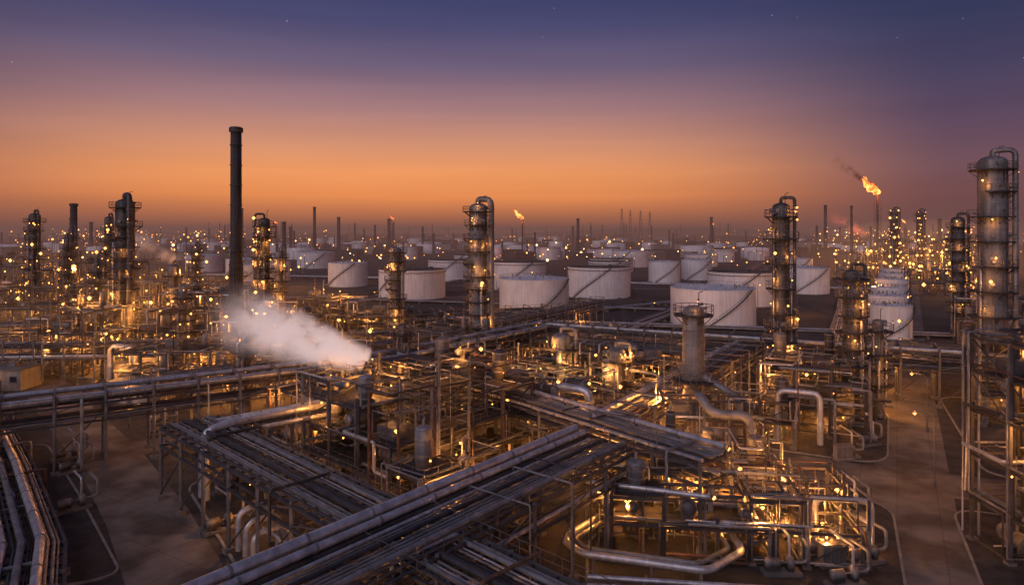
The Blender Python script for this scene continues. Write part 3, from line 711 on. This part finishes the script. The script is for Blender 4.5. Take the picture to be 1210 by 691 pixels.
for i, (x, y, a) in enumerate(((-31, 71, .8), (-28.5, 76, .8), (-34, 84, .8), (-22, 61, .8), (-19, 58, .8), (36.5, 72, 0), (38, 75.5, 0), (34, 64, .3), (53, 99, .3), (47, 93.8, 0), (-58, 88, .8), (-62, 93, .8), (-66, 84, .8), (-50, 76, .8), (-54, 71, .8), (36, 97.6, 0), (62, 112, 1), (-55, 104, .5), (-58, 110, .5), (25, 62, 0), (30, 60, .2))):
    pump(x, y, a, 1.1)
def building(x, y, ang, w, d, h, name='substation_building'):
    mb = MB(); ca, sa = cos(ang), sin(ang); T = lambda a, b, c: V((x+a*ca-b*sa, y+a*sa+b*ca, c))
    mb.box(T(0, 0, h/2), (w, d, h), ang, 'wall'); mb.box(T(0, 0, h+.15), (w+.5, d+.5, .3), ang, 'concrete')
    mb.box(T(w*.2, 0, h+.75), (1.6, 1.4, .9), ang, 'steel_light')
    n = int(w/2.6)
    for i in range(n):
        u = -w/2+w*(i+.5)/n
        if i == n//2: mb.box(T(u, -d/2-.03, 1.1), (1.1, .1, 2.1), ang, 'door')
        else:
            mb.box(T(u, -d/2-.03, h*.58), (1.3, .1, 1.0), ang, 'glass'); mb.box(T(u, -d/2-.06, h*.58-.58), (1.5, .2, .1), ang, 'concrete')
    mb.lamp(T(0, -d/2-.9, h-.4), 25, .13)
    mb.finish(name)
building(-70, 126, -.2, 10, 6, 3.6); building(-74, 139, .1, 14, 7, 4.5); building(-104, 136, 0, 12, 6, 4)
building(36, 158, -.3, 16, 7, 4.5); building(-36, 128, .7, 9, 5, 3.5); building(92, 158, -.4, 14, 7, 4.5)
def cabinet(x, y, ang, w=2.4):
    mb = MB(); mb.box((x, y, .25), (w+.3, 1.2, .24), ang, 'concrete'); mb.box((x, y, 1.3), (w, .9, 1.85), ang, 'wall'); mb.box((x, y, 2.27), (w+.15, 1.05, .09), ang, 'steel_light')
    for i in range(3): 
        u = (i-1)*w/3; mb.box((x+u*cos(ang)+.47*sin(ang), y+u*sin(ang)-.47*cos(ang), 1.3), (w/3-.08, .06, 1.6), ang, 'steel_light')
    mb.finish('electrical_cabinet')
cabinet(30.5, 63.5, .1); cabinet(36.5, 69, 1.1); cabinet(46, 92.6, .1)

def street_lamp(x, y, ang, power=0, h=9, bs=.2):
    mb = MB(); o = V((x, y, 0)); d = V((cos(ang), sin(ang), 0))
    mb.sweep([o, o+V((0, 0, .8))], .2, 'steel_light', 8)
    mb.sweep([o+V((0, 0, .8)), o+V((0, 0, h-.5)), o+d*.4+V((0, 0, h)), o+d*1.8+V((0, 0, h+.15))], .1, 'steel_light', 6, rad=[.12, .08, .07, .05])
    p = o+d*2.1+V((0, 0, h+.12)); mb.box(p, (.9, .35, .18), ang, 'steel_light')
    mb.bulb(p-V((0, 0, .12)), bs)
    if power: mb.lights.append((p-V((0, 0, .5+bs*2.3)), power, 'w'))
    mb.finish('street_lamp')
for (x, y, a, p) in ((52.6, 83, 2.6, 1000), (66, 106, 2.6, 900), (84, 140, 2.6, 1400), (100, 168, 2.6, 1400), (-62, 108, 0, 500), (-88, 135, 0, 800)):
    street_lamp(x, y, a, p)
rr = random.Random(5)
for i in range(44):
    y = rr.uniform(190, 600); x = rr.uniform(-.62, .62)*y
    street_lamp(x, y, rr.uniform(0, 6), 3000 if i % 2 == 0 else 0, 11, .2+y*.0006)

# ------------------------------------------------------------------ tanks
TK = [(68.9, 229, 14.1, 12.5, 'w', -2.0), (8.8, 266, 13.8, 13, 'w', -1.6), (-47.6, 318, 15.7, 13.6, 'd', -2.9), (42, 322, 15, 14.5, 'd', -2.6), (99.7, 289, 14.3, 14.2, 'd', -2.7),
      (-94, 382, 11, 13.5, 'w', -2.6), (3.6, 362, 15, 15, 'd', -2.4), (112.9, 199, 5.8, 9.8, 'w', -2.4), (134, 237, 6.6, 9, 'w', -2.4), (154, 272, 6.6, 9, 'w', -2.4), (176, 309, 7, 9.5, 'w', -2.4), (199, 348, 7, 9.5, 'w', -2.4), (222, 388, 7, 9.5, 'w', -2.4),
      (93, 407, 9.5, 13, 'w', -2.4), (119, 430, 9.5, 13, 'w', -2.5), (150, 340, 11, 13, 'w', -2.5), (-238, 515, 13, 13, 'w', -2.4), (-150, 420, 10, 12, 'w', -2.4), (-155, 390, 9, 12, 'w', -2.0), (-190, 470, 11, 12, 'w', -2.4), (190, 450, 12, 13, 'w', -2.4), (-40, 430, 14, 13, 'd', -2.4), (60, 410, 13, 13, 'd', -2.5)]
for i, (x, y, r, h, ro, st) in enumerate(TK): tank('storage_tank', x, y, r, h, i, ro, st)
rr = random.Random(9)
placed = [(t[0], t[1], t[2]) for t in TK]
cnt = 0
for i in range(900):
    y = rr.uniform(440, 1050); x = y*rr.uniform(-.5, .42); r = rr.uniform(10, 17)
    if any((x-a)**2+(y-b)**2 < (r+c+30)**2 for a, b, c in placed): continue
    if x > 180 and y < 560: continue
    placed.append((x, y, r)); cnt += 1
    tank('storage_tank', x, y, r, rr.uniform(9, 14), 100+i, rr.choice('wwd'), -2.4+rr.uniform(-.6, .6), n=36, detail=y < 650, hw=.05)
    if cnt > 28: break
def dike(x0, y0, x1, y1, ang, h=.7):
    mb = MB(); cx, cy = (x0+x1)/2, (y0+y1)/2; ca, sa = cos(ang), sin(ang)
    P = [(x0, y0), (x1, y0), (x1, y1), (x0, y1)]; P = [V((cx+(a-cx)*ca-(b-cy)*sa, cy+(a-cx)*sa+(b-cy)*ca, 0)) for a, b in P]
    for i in range(4):
        a, b = P[i], P[(i+1) % 4]; d = (b-a).normalized(); n = V((d.y, -d.x, 0))
        vs = [a-n*2-d*.0, b-n*2, b-n*.6+V((0, 0, h)), a-n*.6+V((0, 0, h)), a+n*.6+V((0, 0, h+.001*i)), b+n*.6+V((0, 0, h)), b+n*2, a+n*2]
        mb.add(vs, [(0, 1, 2, 3), (3, 2, 5, 4), (4, 5, 6, 7)], 'earth')
    mb.finish('containment_dike')
dike(44, 206, 122, 312, -.12); dike(-14, 244, 32, 386, -.1); dike(-72, 296, -22, 345, -.1); dike(24, 296, 64, 424, -.1)

# ------------------------------------------------------------------ distant refinery, lights, hills
mb = MB(); rr = random.Random(77)
for i in range(950):
    y = 10**rr.uniform(2.68, 3.5); g_ = rr.choice((-.62, -.45, -.3, .1, .35, .5, .58, .62)) if rr.random() < .45 else rr.uniform(-.75, .75)
    x = y*(g_+rr.gauss(0, .07)); h = rr.uniform(4, 14)+(rr.uniform(0, 24) if abs(g_) > .4 else 0)
    s = .26+y*.00055
    mb.sweep([(x, y, 0), (x, y, h)], .12+s*.15, 'steel', 4, False)
    mb.bulb((x, y, h), s*rr.uniform(.5, 1.2), rr.choice(('lamp_glass_far', 'lamp_glass_far', 'lamp_glass_far', 'lamp_glass_white')))
mb.finish('distant_lamp_posts')
mb = MB()
for i in range(600):
    y = 10**rr.uniform(2.85, 3.5); x = y*rr.uniform(-.85, .85)
    t = rr.random(); s = 1+y*.0006
    if t < .6: mb.box((x, y, 3*s), (rr.uniform(8, 30)*s, rr.uniform(6, 20), rr.uniform(4, 9)*s), rr.random()*3, rr.choice(('wall', 'steel', 'steel', 'earth')))
    elif t < .85:
        h = rr.uniform(10, 26)*s; mb.sweep([(x, y, 0), (x, y, h)], rr.uniform(.8, 1.8), 'vessel_dark', 8); mb.sweep([(x, y, h*.6), (x, y, h*.62)], 3, 'steel', 8)
    else:
        r = rr.uniform(8, 18); mb.rev((x, y, 0), (0, 0, 1), [(r, 0), (r, 12), (.1, 13)], 'tank_white', 20)
mb.finish('distant_industrial_skyline')
def mast(x, y, h, w):
    mb = MB(); n = 9
    L = [[V((x+sx*w*(1-.8*k/n), y+sy*w*(1-.8*k/n), h*k/n)) for k in range(n+1)] for sx, sy in ((-1, -1), (1, -1), (1, 1), (-1, 1))]
    for a in range(4):
        mb.sweep([L[a][0], L[a][-1]], .3, 'steel', 4, False)
        for k in range(n): mb.sweep([L[a][k], L[(a+1) % 4][k+1]], .2, 'steel', 3, False)
    for z in (.75, .87): mb.sweep([(x-w*2, y, h*z), (x+w*2, y, h*z)], .25, 'steel', 4, False)
    mb.finish('transmission_mast')
for (x, y, h) in ((247, 1500, 81), (284, 1600, 81), (289, 1500, 76), (341, 1650, 78), (-218, 1200, 58)):
    mast(x, y, h, 4)
mb = MB(); n = 90; vs = []; fs = []
for j in range(n):
    x = -3800+7600*j/(n-1); e = math.exp(-((x-800)/600)**2)*34+14*abs(noise.noise(V((x*.0013, 3, 0))))*2+8
    e += 4*noise.noise(V((x*.006, 9, 0)))
    vs += [(x, 3100, -1), (x, 3450, e), (x, 3900, e*.8), (x, 4600, -1)]
for j in range(n-1):
    for t in range(3): fs.append((j*4+t, (j+1)*4+t, (j+1)*4+t+1, j*4+t+1))
mb.add(vs, fs, 'earth', True); mb.finish('hills')

# ------------------------------------------------------------------ flares
def flame_mat():
    m = bpy.data.materials.new('flame'); m.use_nodes = True; nt = m.node_tree; N = nt.nodes; L = nt.links; N.clear()
    o = N.new('ShaderNodeOutputMaterial'); e = N.new('ShaderNodeEmission'); g = N.new('ShaderNodeNewGeometry'); n = N.new('ShaderNodeTexNoise'); n.inputs['Scale'].default_value = .22; n.inputs['Detail'].default_value = 4
    r = N.new('ShaderNodeValToRGB'); r.color_ramp.elements[0].color = (1, .07, .01, 1); r.color_ramp.elements[1].color = (1, .36, .08, 1); r.color_ramp.elements[0].position = .38; r.color_ramp.elements[1].position = .62
    L.new(g.outputs['Position'], n.inputs['Vector']); L.new(n.outputs['Fac'], r.inputs['Fac']); L.new(r.outputs['Color'], e.inputs[0]); e.inputs[1].default_value = 4.2; L.new(e.outputs[0], o.inputs[0])
    MATS['flame'] = m
flame_mat()
def flare(x, y, h, fs, power, smoke=False):
    mb = MB(); o = V((x, y, 0)); s = fs/12
    mb.sweep([o, o+V((0, 0, h))], .9*max(.6, s), 'steel', 10)
    w = 3.0*max(.6, s); n = 14
    for k in range(n):
        z0 = h*.93*k/n; z1 = h*.93*(k+1)/n
        for a in range(3):
            d0 = V((cos(a*2.094), sin(a*2.094), 0))*w; d1 = V((cos(a*2.094+2.094), sin(a*2.094+2.094), 0))*w
            mb.sweep([o+d0+V((0, 0, z0)), o+d0+V((0, 0, z1))], .2, 'steel', 4, False); mb.sweep([o+d0+V((0, 0, z0)), o+d1+V((0, 0, z1))], .12, 'steel', 3, False)
    P = []; Rr = []
    for k in range(18):
        u = k/17; P.append(o+V((-fs*1.15*u**1.1+fs*.05*sin(u*9), 0, h+.6+fs*1.1*u+fs*.06*sin(u*7)))); Rr.append(max(.03, fs*.34*sin(pi*min(1, u*.8+.14))**.9*(1-u*.45)*(1+.22*sin(u*19)+.12*sin(u*31))))
    Rr[-1] = .05
    mb.sweep(P, 1, 'flame', 12, True, True, Rr)
    for q in range(3):
        a = P[9+q*2]+V((BR.uniform(-.3, .1)*fs, 0, BR.uniform(.15, .4)*fs)); mb.sweep([a, a+V((-.12*fs, 0, .12*fs)), a+V((-.3*fs, 0, .2*fs))], 1, 'flame', 8, True, True, [.02, .07*fs, .02])
    ob = mb.finish('flare_stack')
    lo = bpy.data.objects.new('flame_light', light_data(power, 'r')); scene.collection.objects.link(lo); lo.location = P[5]+V((0, -fs*.6, 0)); lo.parent = ob
    return P
flare(364, 664, 67, 14, 90000)
flare(11, 700, 43, 7.5, 25000)
flare(305, 1010, 40, 4, 10000)
flare(-160, 900, 46, 3.5, 9000)
flare(-300, 850, 40, 3, 9000)
flare(560, 950, 42, 4, 9000)

# ------------------------------------------------------------------ vapour volumes
def vol_obj(name, p0, p1, r0, r1, dens, col, em, emc, nscale, seed=0, thr=.42, pw=1.6):
    mb = MB(); P = []; Rr = []; n = 14; rr = random.Random(seed)
    p0 = V(p0); p1 = V(p1)
    for k in range(n+1):
        u = k/n; P.append(p0.lerp(p1, u)); Rr.append((r0+(r1-r0)*u**.7)*(sqrt(max(0.003, 1-max(0, (u-.75)/.25)**2))))
    m = bpy.data.materials.new(name+'_mat'); m.use_nodes = True; nt = m.node_tree; N = nt.nodes; L = nt.links; N.clear()
    o = N.new('ShaderNodeOutputMaterial'); pv = N.new('ShaderNodeVolumePrincipled'); g = N.new('ShaderNodeNewGeometry')
    no = N.new('ShaderNodeTexNoise'); no.inputs['Scale'].default_value = nscale; no.inputs['Detail'].default_value = 3; no.inputs['Roughness'].default_value = .6
    no.inputs['Distortion'].default_value = .6
    L.new(g.outputs['Position'], no.inputs['Vector'])
    ax = (p1-p0); Ls = ax.length; ax.normalize()
    sub = N.new('ShaderNodeVectorMath'); sub.operation = 'SUBTRACT'; L.new(g.outputs['Position'], sub.inputs[0]); sub.inputs[1].default_value = p0
    dt = N.new('ShaderNodeVectorMath'); dt.operation = 'DOT_PRODUCT'; L.new(sub.outputs[0], dt.inputs[0]); dt.inputs[1].default_value = ax
    cr = N.new('ShaderNodeVectorMath'); cr.operation = 'CROSS_PRODUCT'; L.new(sub.outputs[0], cr.inputs[0]); cr.inputs[1].default_value = ax
    ln = N.new('ShaderNodeVectorMath'); ln.operation = 'LENGTH'; L.new(cr.outputs[0], ln.inputs[0])
    mr = N.new('ShaderNodeMapRange'); mr.inputs['From Min'].default_value = 0; mr.inputs['From Max'].default_value = Ls; mr.inputs['To Min'].default_value = r0; mr.inputs['To Max'].default_value = r1
    L.new(dt.outputs['Value'], mr.inputs['Value'])
    dv = N.new('ShaderNodeMath'); dv.operation = 'DIVIDE'; L.new(ln.outputs['Value'], dv.inputs[0]); L.new(mr.outputs['Result'], dv.inputs[1])
    f1 = N.new('ShaderNodeMapRange'); f1.inputs['From Min'].default_value = 1.0; f1.inputs['From Max'].default_value = .0; L.new(dv.outputs[0], f1.inputs['Value'])
    fp = N.new('ShaderNodeMath'); fp.operation = 'POWER'; L.new(f1.outputs[0], fp.inputs[0]); fp.inputs[1].default_value = pw
    f2 = N.new('ShaderNodeMapRange'); f2.inputs['From Min'].default_value = Ls; f2.inputs['From Max'].default_value = Ls*.1; L.new(dt.outputs['Value'], f2.inputs['Value'])
    fq = N.new('ShaderNodeMath'); fq.operation = 'POWER'; L.new(f2.outputs[0], fq.inputs[0]); fq.inputs[1].default_value = 1.5
    f3 = N.new('ShaderNodeMapRange'); f3.inputs['From Min'].default_value = thr; f3.inputs['From Max'].default_value = thr+.25; L.new(no.outputs['Fac'], f3.inputs['Value'])
    a = N.new('ShaderNodeMath'); a.operation = 'MULTIPLY'; L.new(fp.outputs[0], a.inputs[0]); L.new(fq.outputs[0], a.inputs[1])
    b = N.new('ShaderNodeMath'); b.operation = 'MULTIPLY'; L.new(a.outputs[0], b.inputs[0]); L.new(f3.outputs[0], b.inputs[1])
    c = N.new('ShaderNodeMath'); c.operation = 'MULTIPLY'; L.new(b.outputs[0], c.inputs[0]); c.inputs[1].default_value = dens
    L.new(c.outputs[0], pv.inputs['Density']); pv.inputs['Color'].default_value = (*col, 1)
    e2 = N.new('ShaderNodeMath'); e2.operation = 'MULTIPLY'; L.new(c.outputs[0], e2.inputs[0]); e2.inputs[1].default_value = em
    L.new(e2.outputs[0], pv.inputs['Emission Strength']); pv.inputs['Emission Color'].default_value = (*emc, 1)  # self-emission adds painted brightness to the vapour
    L.new(pv.outputs[0], o.inputs['Volume'])
    MATS[m.name] = m
    mb.sweep(P, 1, m.name, 16, True, True, Rr)
    mb.finish(name)
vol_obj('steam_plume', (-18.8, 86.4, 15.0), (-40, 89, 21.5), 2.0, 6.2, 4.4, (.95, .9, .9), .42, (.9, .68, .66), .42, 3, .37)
vol_obj('smoke_plume', (352, 664, 80), (316, 664, 106), 3, 10, .6, (.12, .09, .10), 0, (1, .3, .1), .09, 4)
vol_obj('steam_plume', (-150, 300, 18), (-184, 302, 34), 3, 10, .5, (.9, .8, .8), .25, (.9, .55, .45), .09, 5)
vol_obj('steam_plume', (352, 660, 26), (312, 660, 50), 4, 13, .5, (.9, .5, .4), .6, (1, .24, .13), .08, 6)  # red colour and emission paint the flare's glow into this steam

# dusty air: a thin even layer over the plain, and added emissive volumes painting lamp glow over the busiest units
def air(ob, name, rho, col, em):
    m = bpy.data.materials.new(name); m.use_nodes = True; nt = m.node_tree; nt.nodes.clear()
    o = nt.nodes.new('ShaderNodeOutputMaterial'); e = nt.nodes.new('ShaderNodeEmission')
    e.inputs[0].default_value = (*col, 1); e.inputs[1].default_value = em
    if rho > 0:
        ab = nt.nodes.new('ShaderNodeVolumeAbsorption'); ad = nt.nodes.new('ShaderNodeAddShader')
        ab.inputs['Color'].default_value = (0, 0, 0, 1); ab.inputs['Density'].default_value = rho
        nt.links.new(ab.outputs[0], ad.inputs[0]); nt.links.new(e.outputs[0], ad.inputs[1]); nt.links.new(ad.outputs[0], o.inputs['Volume'])
    else: nt.links.new(e.outputs[0], o.inputs['Volume'])
    try: m.cycles.emission_sampling = 'NONE'
    except Exception: pass
    ob.data.materials.clear(); ob.data.materials.append(m)
mb = MB(); mb.box((0, 3600, 25), (13000, 6800, 54), 0, 'earth'); air(mb.finish('atmospheric_haze'), 'dust_haze', .00062, (.175, .084, .072), .00062)  # haze brightness is its own emission, standing in for scattered skylight
def lamp_halo(x, y, z, rx, ry, rz, em):  # ellipsoid whose own orange emission paints a halo around the lamps
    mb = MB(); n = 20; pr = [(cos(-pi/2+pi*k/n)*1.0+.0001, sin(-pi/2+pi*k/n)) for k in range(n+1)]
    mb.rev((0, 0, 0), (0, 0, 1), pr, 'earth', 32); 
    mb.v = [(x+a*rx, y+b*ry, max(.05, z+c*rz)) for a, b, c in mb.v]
    air(mb.finish('lamp_halo_volume'), 'halo_emission', 0, (1.0, .40, .13), em)
lamp_halo(-85, 175, 4, 62, 46, 17, .0006)
lamp_halo(-170, 262, 6, 60, 50, 22, .0006)
lamp_halo(275, 450, 8, 85, 60, 32, .0010)
lamp_halo(21, 75, 3, 15, 13, 9, .0012)

# ------------------------------------------------------------------ sky
w = bpy.data.worlds.new('World'); scene.world = w; w.use_nodes = True
nt = w.node_tree; N = nt.nodes; L = nt.links; bg = N['Background']
tc = N.new('ShaderNodeTexCoord'); sx = N.new('ShaderNodeSeparateXYZ'); L.new(tc.outputs['Generated'], sx.inputs[0])
zz = N.new('ShaderNodeMapRange'); zz.inputs['From Min'].default_value = 0; zz.inputs['From Max'].default_value = .5; L.new(sx.outputs['Z'], zz.inputs['Value'])
def ramp(st):
    r = N.new('ShaderNodeValToRGB'); e = r.color_ramp.elements
    e[0].position = st[0][0]*2; e[0].color = (*st[0][1], 1); e[1].position = st[-1][0]*2; e[1].color = (*st[-1][1], 1)
    for p, c in st[1:-1]:
        q = e.new(p*2); q.color = (*c, 1)
    L.new(zz.outputs[0], r.inputs['Fac']); return r
glow = ramp([(0, (.30, .11, .065)), (.02, (.50, .165, .075)), (.05, (.84, .275, .088)), (.085, (.86, .32, .12)), (.125, (.66, .285, .17)), (.175, (.38, .195, .20)), (.235, (.155, .11, .19)), (.29, (.070, .065, .16)), (.33, (.046, .05, .14)), (.5, (.03, .042, .13))])
away = ramp([(0, (.13, .06, .062)), (.05, (.17, .07, .078)), (.09, (.155, .075, .10)), (.14, (.105, .06, .11)), (.20, (.060, .048, .108)), (.27, (.034, .038, .10)), (.33, (.024, .031, .092)), (.5, (.018, .026, .085))])
az = radians(-9)
nm = N.new('ShaderNodeCombineXYZ'); L.new(sx.outputs['X'], nm.inputs[0]); L.new(sx.outputs['Y'], nm.inputs[1])
nn = N.new('ShaderNodeVectorMath'); nn.operation = 'NORMALIZE'; L.new(nm.outputs[0], nn.inputs[0])
dd = N.new('ShaderNodeVectorMath'); dd.operation = 'DOT_PRODUCT'; L.new(nn.outputs[0], dd.inputs[0]); dd.inputs[1].default_value = (sin(az), cos(az), 0)
fa = N.new('ShaderNodeMapRange'); fa.interpolation_type = 'SMOOTHSTEP'; fa.inputs['From Min'].default_value = .73; fa.inputs['From Max'].default_value = 1.0; L.new(dd.outputs['Value'], fa.inputs['Value'])
mx = N.new('ShaderNodeMix'); mx.data_type = 'RGBA'; L.new(fa.outputs[0], mx.inputs[0]); L.new(away.outputs[0], mx.inputs[6]); L.new(glow.outputs[0], mx.inputs[7])
sky = N.new('ShaderNodeTexSky'); sky.sky_type = 'NISHITA'; sky.sun_disc = False; sky.sun_elevation = radians(-1); sky.sun_rotation = az
sk = N.new('ShaderNodeMix'); sk.data_type = 'RGBA'; sk.blend_type = 'ADD'; sk.inputs[0].default_value = .01
L.new(mx.outputs[2], sk.inputs[6]); L.new(sky.outputs[0], sk.inputs[7])
cm = N.new('ShaderNodeMapping'); cm.inputs['Scale'].default_value = (1.2, 1.2, 16); L.new(tc.outputs['Generated'], cm.inputs['Vector'])
cn = N.new('ShaderNodeTexNoise'); cn.inputs['Scale'].default_value = 2.2; cn.inputs['Detail'].default_value = 4; L.new(cm.outputs[0], cn.inputs['Vector'])
cr = N.new('ShaderNodeMapRange'); cr.inputs['From Min'].default_value = .35; cr.inputs['From Max'].default_value = .7; cr.inputs['To Min'].default_value = .96; cr.inputs['To Max'].default_value = 1.04; L.new(cn.outputs['Fac'], cr.inputs['Value'])
ml = N.new('ShaderNodeVectorMath'); ml.operation = 'SCALE'; L.new(sk.outputs[2], ml.inputs[0]); L.new(cr.outputs[0], ml.inputs['Scale'])
vo = N.new('ShaderNodeTexVoronoi'); vo.inputs['Scale'].default_value = 30; L.new(tc.outputs['Generated'], vo.inputs['Vector'])
lt = N.new('ShaderNodeMath'); lt.operation = 'LESS_THAN'; L.new(vo.outputs['Distance'], lt.inputs[0]); lt.inputs[1].default_value = .026
sc = N.new('ShaderNodeSeparateColor'); L.new(vo.outputs['Color'], sc.inputs[0])
g3 = N.new('ShaderNodeMath'); g3.operation = 'GREATER_THAN'; L.new(sx.outputs['Z'], g3.inputs[0]); g3.inputs[1].default_value = .17
m1 = N.new('ShaderNodeMath'); m1.operation = 'MULTIPLY'; L.new(lt.outputs[0], m1.inputs[0]); L.new(sc.outputs[0], m1.inputs[1])
m2 = N.new('ShaderNodeMath'); m2.operation = 'MULTIPLY'; L.new(m1.outputs[0], m2.inputs[0]); L.new(g3.outputs[0], m2.inputs[1])
m3 = N.new('ShaderNodeMath'); m3.operation = 'MULTIPLY'; L.new(m2.outputs[0], m3.inputs[0]); m3.inputs[1].default_value = .35
av = N.new('ShaderNodeVectorMath'); av.operation = 'ADD'; L.new(ml.outputs[0], av.inputs[0]); L.new(m3.outputs[0], av.inputs[1])
L.new(av.outputs[0], bg.inputs['Color']); bg.inputs['Strength'].default_value = 1.0

sl = bpy.data.lights.new('twilight_fill', 'SUN'); sl.energy = 1.15; sl.angle = radians(70); sl.color = (.93, .80, .90)  # soft fill added from behind the camera, not the real sun
so = bpy.data.objects.new('twilight_fill', sl); scene.collection.objects.link(so)
so.rotation_euler = V((0.5, 0.8, -0.55)).to_track_quat('-Z', 'Y').to_euler()

# ------------------------------------------------------------------ camera
cd = bpy.data.cameras.new('camera'); cd.sensor_width = 36; cd.lens = 23.44; cd.shift_y = -0.0607; cd.clip_end = 20000; cd.clip_start = .5
co = bpy.data.objects.new('camera', cd); scene.collection.objects.link(co)
co.location = (0, 0, 32); co.rotation_euler = (radians(90), 0, 0)
scene.camera = co
